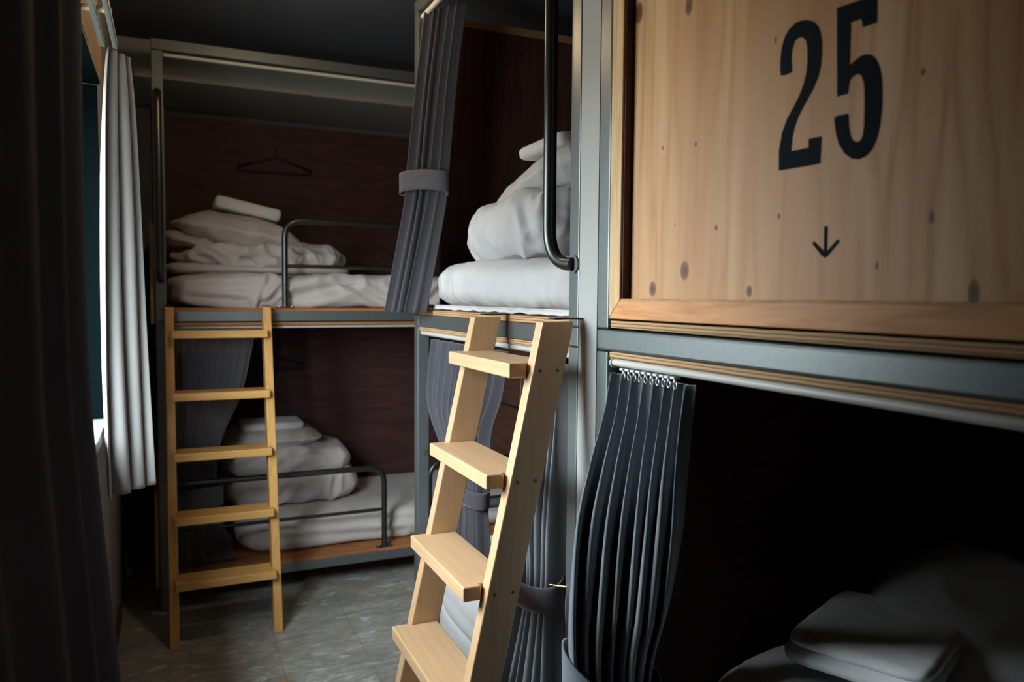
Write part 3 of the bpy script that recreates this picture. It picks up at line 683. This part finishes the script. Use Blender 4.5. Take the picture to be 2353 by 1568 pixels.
single('pillow', 'flat white pillow on the duvet of the far lower berth', 'pillow',
       soft(MB(), (.49, 4.36, .675), (.265, .20, .058), (50, 36, 14), (3.6, 3.6, 2.2), .010, 6, 34, shape=pillow_shape), M['cotton_warm'], (.49, 4.36, .63))
towel('towel', 'folded white towel on the pillow of the far lower berth', (.49, 4.35, .742), (.165, .12, .021), (0, 0, 0), 35)

# numbered bunk, lower berth
mn = thing('mattress', 'white mattress in the dark lower berth under the number board', 'mattress', (1.8, .8, .168))
soft(MB(), (1.80, .80, .260), (.90, .585, .090), (60, 40, 12), 6, .006, 5, 41).obj('sheet', M['cotton'], mn)
dn = MB()
soft(dn, (1.42, 1.02, .44), (.48, .34, .10), (50, 44, 18), (4, 4, 2.6), .014, 5, 42)
soft(dn, (1.46, 1.04, .58), (.44, .31, .085), (50, 44, 18), (4, 4, 2.4), .016, 5, 43)
single('duvet', 'white folded duvet in the dark lower berth under the number board', 'duvet', dn, M['cotton'], (1.42, 1.02, .34))
single('pillow', 'white pillow in the shadow behind a towel under the number board', 'pillow',
       soft(MB(), (1.72, 1.12, .715), (.30, .25, .085), (40, 36, 14), (3.4, 3.4, 2.2), .012, 5, 44, shape=pillow_shape, rot=(.1, -.15, .3)), M['cotton'], (1.72, 1.12, .65))
tw = MB()
soft(tw, (1.375, 1.135, .712), (.185, .145, .020), (40, 36, 10), (8, 8, 2.4), .003, 8, 45, rot=(0, 0, .42))
soft(tw, (1.380, 1.135, .738), (.180, .140, .014), (40, 36, 8), (8, 8, 2.4), .003, 8, 46, rot=(0, 0, .42))
single('towel', 'folded white towel catching light in the dark lower berth under the number board', 'towel', tw, M['terry'], (1.375, 1.135, .69))

# ------------------------------------------------------------------ curtains
def curtain(name, label, rows, folds, m, side=1, seed=0, base=None, back=None, **kw):
    t = thing(name, label, 'curtain', base)
    mb = curtain_sheet(rows, folds, side, seed, **kw)
    if back:                    # the cloth wraps round to the post behind it
        b = curtain_sheet(back, 3, side, seed+3, nv=50, over=.3); mb.add(b.v, b.f, True)
    thicken(mb.obj('cloth', m, t), .0022)
    return t
# lower right: foreground curtain under the number board
rows = [(1.288, .876, 1.424, .884, 1.150, .010), (1.20, .858, 1.418, .893, 1.175, .013), (1.10, .822, 1.408, .905, 1.20, .019), (.98, .785, 1.398, .917, 1.225, .026),
        (.80, .762, 1.386, .920, 1.265, .028), (.70, .760, 1.384, .918, 1.30, .026), (.62, .765, 1.384, .918, 1.31, .024), (.22, .72, 1.42, .94, 1.18, .035)]
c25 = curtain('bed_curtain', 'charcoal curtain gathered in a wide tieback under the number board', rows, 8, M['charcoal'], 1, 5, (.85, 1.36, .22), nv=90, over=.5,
              back=[(1.285, .884, 1.418, .878, 1.424, .002), (1.10, .884, 1.414, .824, 1.410, .004), (.98, .890, 1.405, .790, 1.400, .007), (.70, .900, 1.400, .764, 1.390, .008), (.22, .92, 1.40, .73, 1.42, .008)])
tb = band((.842, 1.352), .101, .062, lambda a: .668+.040*math.cos(a-2.6)+.012*math.cos(2*a), .13, rot=-.42, flare=.03)
thicken(tb.obj('tieback', M['charcoal'], c25), .004)
for k in range(11):
    y = 1.392-.0205*k*(1 if k < 9 else .98)
    if k == 0: continue
    h_ = MB().box(.866, .882, y-.0065, y+.0065, 1.2965, 1.3015, .0015).box(.871, .877, y-.003, y+.003, 1.290, 1.297, .001)
    o = h_.obj('glider', M['plastic'], c25)
    MB().tube([(.874, y+.0055*math.cos(2*math.pi*q/12), 1.2845+.0065*math.sin(2*math.pi*q/12)) for q in range(12)], .0011, 6, closed=True).obj('ring', M['bolt'], o)
# middle bunk, lower, right hand curtain
rows = [(1.288, .884, 1.90, .884, 1.625, .012), (1.10, .878, 1.90, .880, 1.628, .020), (.90, .850, 1.88, .870, 1.622, .028), (.735, .838, 1.83, .866, 1.64, .024),
        (.66, .838, 1.84, .862, 1.64, .024), (.40, .820, 1.94, .858, 1.62, .034), (.18, .80, 2.0, .85, 1.60, .04)]
cmr = curtain('bed_curtain', 'charcoal curtain tied back between the beech ladder and the white pillar', rows, 7, M['charcoal'], 1, 9, (.85, 1.75, .18), nv=80, over=.5)
tb = band((.843, 1.735), .055, .112, lambda a: .752+.020*math.sin(a-1.9)*-1, .062, rot=0.08)
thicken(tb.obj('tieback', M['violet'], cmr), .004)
MB().tube([(.842, 1.640, .742), (.852, 1.620, .745), (.868, 1.600, .747)], .0028, 8).obj('tieback_hook', M['brass'], cmr)
# middle bunk, lower, left hand curtain
rows = [(1.292, .886, 2.70, .886, 2.03, .014), (1.15, .884, 2.72, .884, 2.08, .018), (1.03, .882, 2.68, .880, 2.16, .022), (.845, .874, 2.38, .872, 2.17, .022), (.80, .874, 2.37, .872, 2.17, .022), (.57, .866, 2.42, .866, 2.11, .028)]
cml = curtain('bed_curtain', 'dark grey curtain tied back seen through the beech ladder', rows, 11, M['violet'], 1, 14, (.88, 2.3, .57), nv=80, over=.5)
tb = band((.872, 2.272), .045, .125, lambda a: .850+.006*math.sin(a), .052, rot=0.)
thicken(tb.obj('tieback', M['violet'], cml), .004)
MB().tube([(.888, 2.815, .855), (.880, 2.79, .850), (.876, 2.765, .842), (.880, 2.76, .856)], .003, 8).obj('tieback_hook', M['brass'], cml)
# middle bunk, upper curtain at its far post
rows = [(2.50, .872, 2.80, .968, 2.61, .016), (2.25, .842, 2.80, .938, 2.62, .018), (1.92, .806, 2.80, .908, 2.625, .019), (1.82, .800, 2.80, .900, 2.625, .019), (1.60, .765, 2.80, .855, 2.62, .022), (1.392, .728, 2.80, .812, 2.62, .024)]
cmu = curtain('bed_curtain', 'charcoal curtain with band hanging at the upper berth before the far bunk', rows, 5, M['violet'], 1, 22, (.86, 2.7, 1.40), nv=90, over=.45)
tb = band((.852, 2.712), .040, .116, lambda a: 1.898+.012*math.sin(a-1.2), .072, rot=.50)
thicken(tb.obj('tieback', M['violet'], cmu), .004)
# far bunk, lower curtain behind the honey ladder
rows = [(1.292, -.005, 3.795, .365, 3.795, .010), (1.0, -.005, 3.80, .30, 3.80, .016), (.74, -.005, 3.825, .20, 3.825, .020), (.45, -.005, 3.835, .19, 3.835, .020), (.19, -.005, 3.825, .265, 3.825, .022)]
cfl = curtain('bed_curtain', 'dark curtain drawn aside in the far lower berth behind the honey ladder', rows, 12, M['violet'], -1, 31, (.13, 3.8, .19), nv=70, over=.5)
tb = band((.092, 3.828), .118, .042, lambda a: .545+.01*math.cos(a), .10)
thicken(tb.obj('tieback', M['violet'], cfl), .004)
# window curtains
rows = [(2.105, -.150, 2.32, -.098, 2.40, .007), (1.98, -.160, 2.30, -.090, 2.40, .010), (1.75, -.168, 2.27, -.085, 2.40, .014), (1.3, -.174, 2.27, -.076, 2.40, .016), (.905, -.170, 2.27, -.062, 2.40, .016)]
wc = curtain('window_curtain', 'off white curtain gathered at the far end of the window', rows, 3, M['linen'], -1, 41, (-.12, 2.37, .905), nv=80, over=.6, nu=120)
rows = [(2.070, -.147, 1.64, -.155, -1.2, .016), (1.36, -.147, 1.60, -.155, -1.2, .020), (1.07, -.142, 1.70, -.152, -1.2, .022), (.87, -.136, 1.74, -.148, -1.2, .026), (.59, -.124, 1.77, -.142, -1.2, .030), (.02, -.110, 1.78, -.135, -1.2, .032)]
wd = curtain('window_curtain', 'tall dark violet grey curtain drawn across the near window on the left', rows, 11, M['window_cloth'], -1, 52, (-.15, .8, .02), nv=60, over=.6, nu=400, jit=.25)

# ------------------------------------------------------------------ hangers
def hanger(label, x, y, z, w, seed):
    t = thing('clothes_hanger', label, 'clothes hanger', (x, y, z), None)
    h = w/2
    MB().tube([(x-h, y, z-.07), (x-h*.5, y-.006, z-.035), (x, y-.008, z), (x+h*.5, y-.006, z-.035), (x+h, y, z-.07), (x+h*.98, y, z-.088), (x+h*.8, y, z-.092), (x, y, z-.092), (x-h*.8, y, z-.092), (x-h*.98, y, z-.088)], .0062, 10, closed=True).obj('frame', M['wire'], t)
    MB().tube([(x, y-.008, z+.002), (x, y-.004, z+.035), (x+.014, y-.004, z+.055), (x, y-.004, z+.07), (x-.012, y+.002, z+.058)], .0022, 8, .01, 4).obj('hook', M['wire'], t)
    MB().tube([(x-.012, y+.008, z+.0665), (x-.012, y-.018, z+.0665)], .005, 8).obj('peg', M['plate'], t)
hanger('black clothes hanger on the back panel of the far upper berth', .57, YBK-.012, 2.262, .42, 1)
hanger('black clothes hanger on the back panel of the far lower berth', .52, YBK-.012, 1.100, .42, 2)

GROUPS = {'bunk_bed': 'bunk beds', 'ladder': 'bunk ladders', 'mattress': 'mattresses on the bunks', 'duvet': 'folded duvets', 'pillow': 'pillows on the duvets',
          'towel': 'folded towels on the bedding', 'bed_curtain': 'bunk curtains', 'window_curtain': 'window curtains', 'clothes_hanger': 'clothes hangers'}
for o in bpy.data.objects:
    if '_o' in o: del o['_o']
    if o.parent is None and 'label' in o:
        g_ = GROUPS.get(o.name.split('.')[0])
        if g_: o['group'] = g_
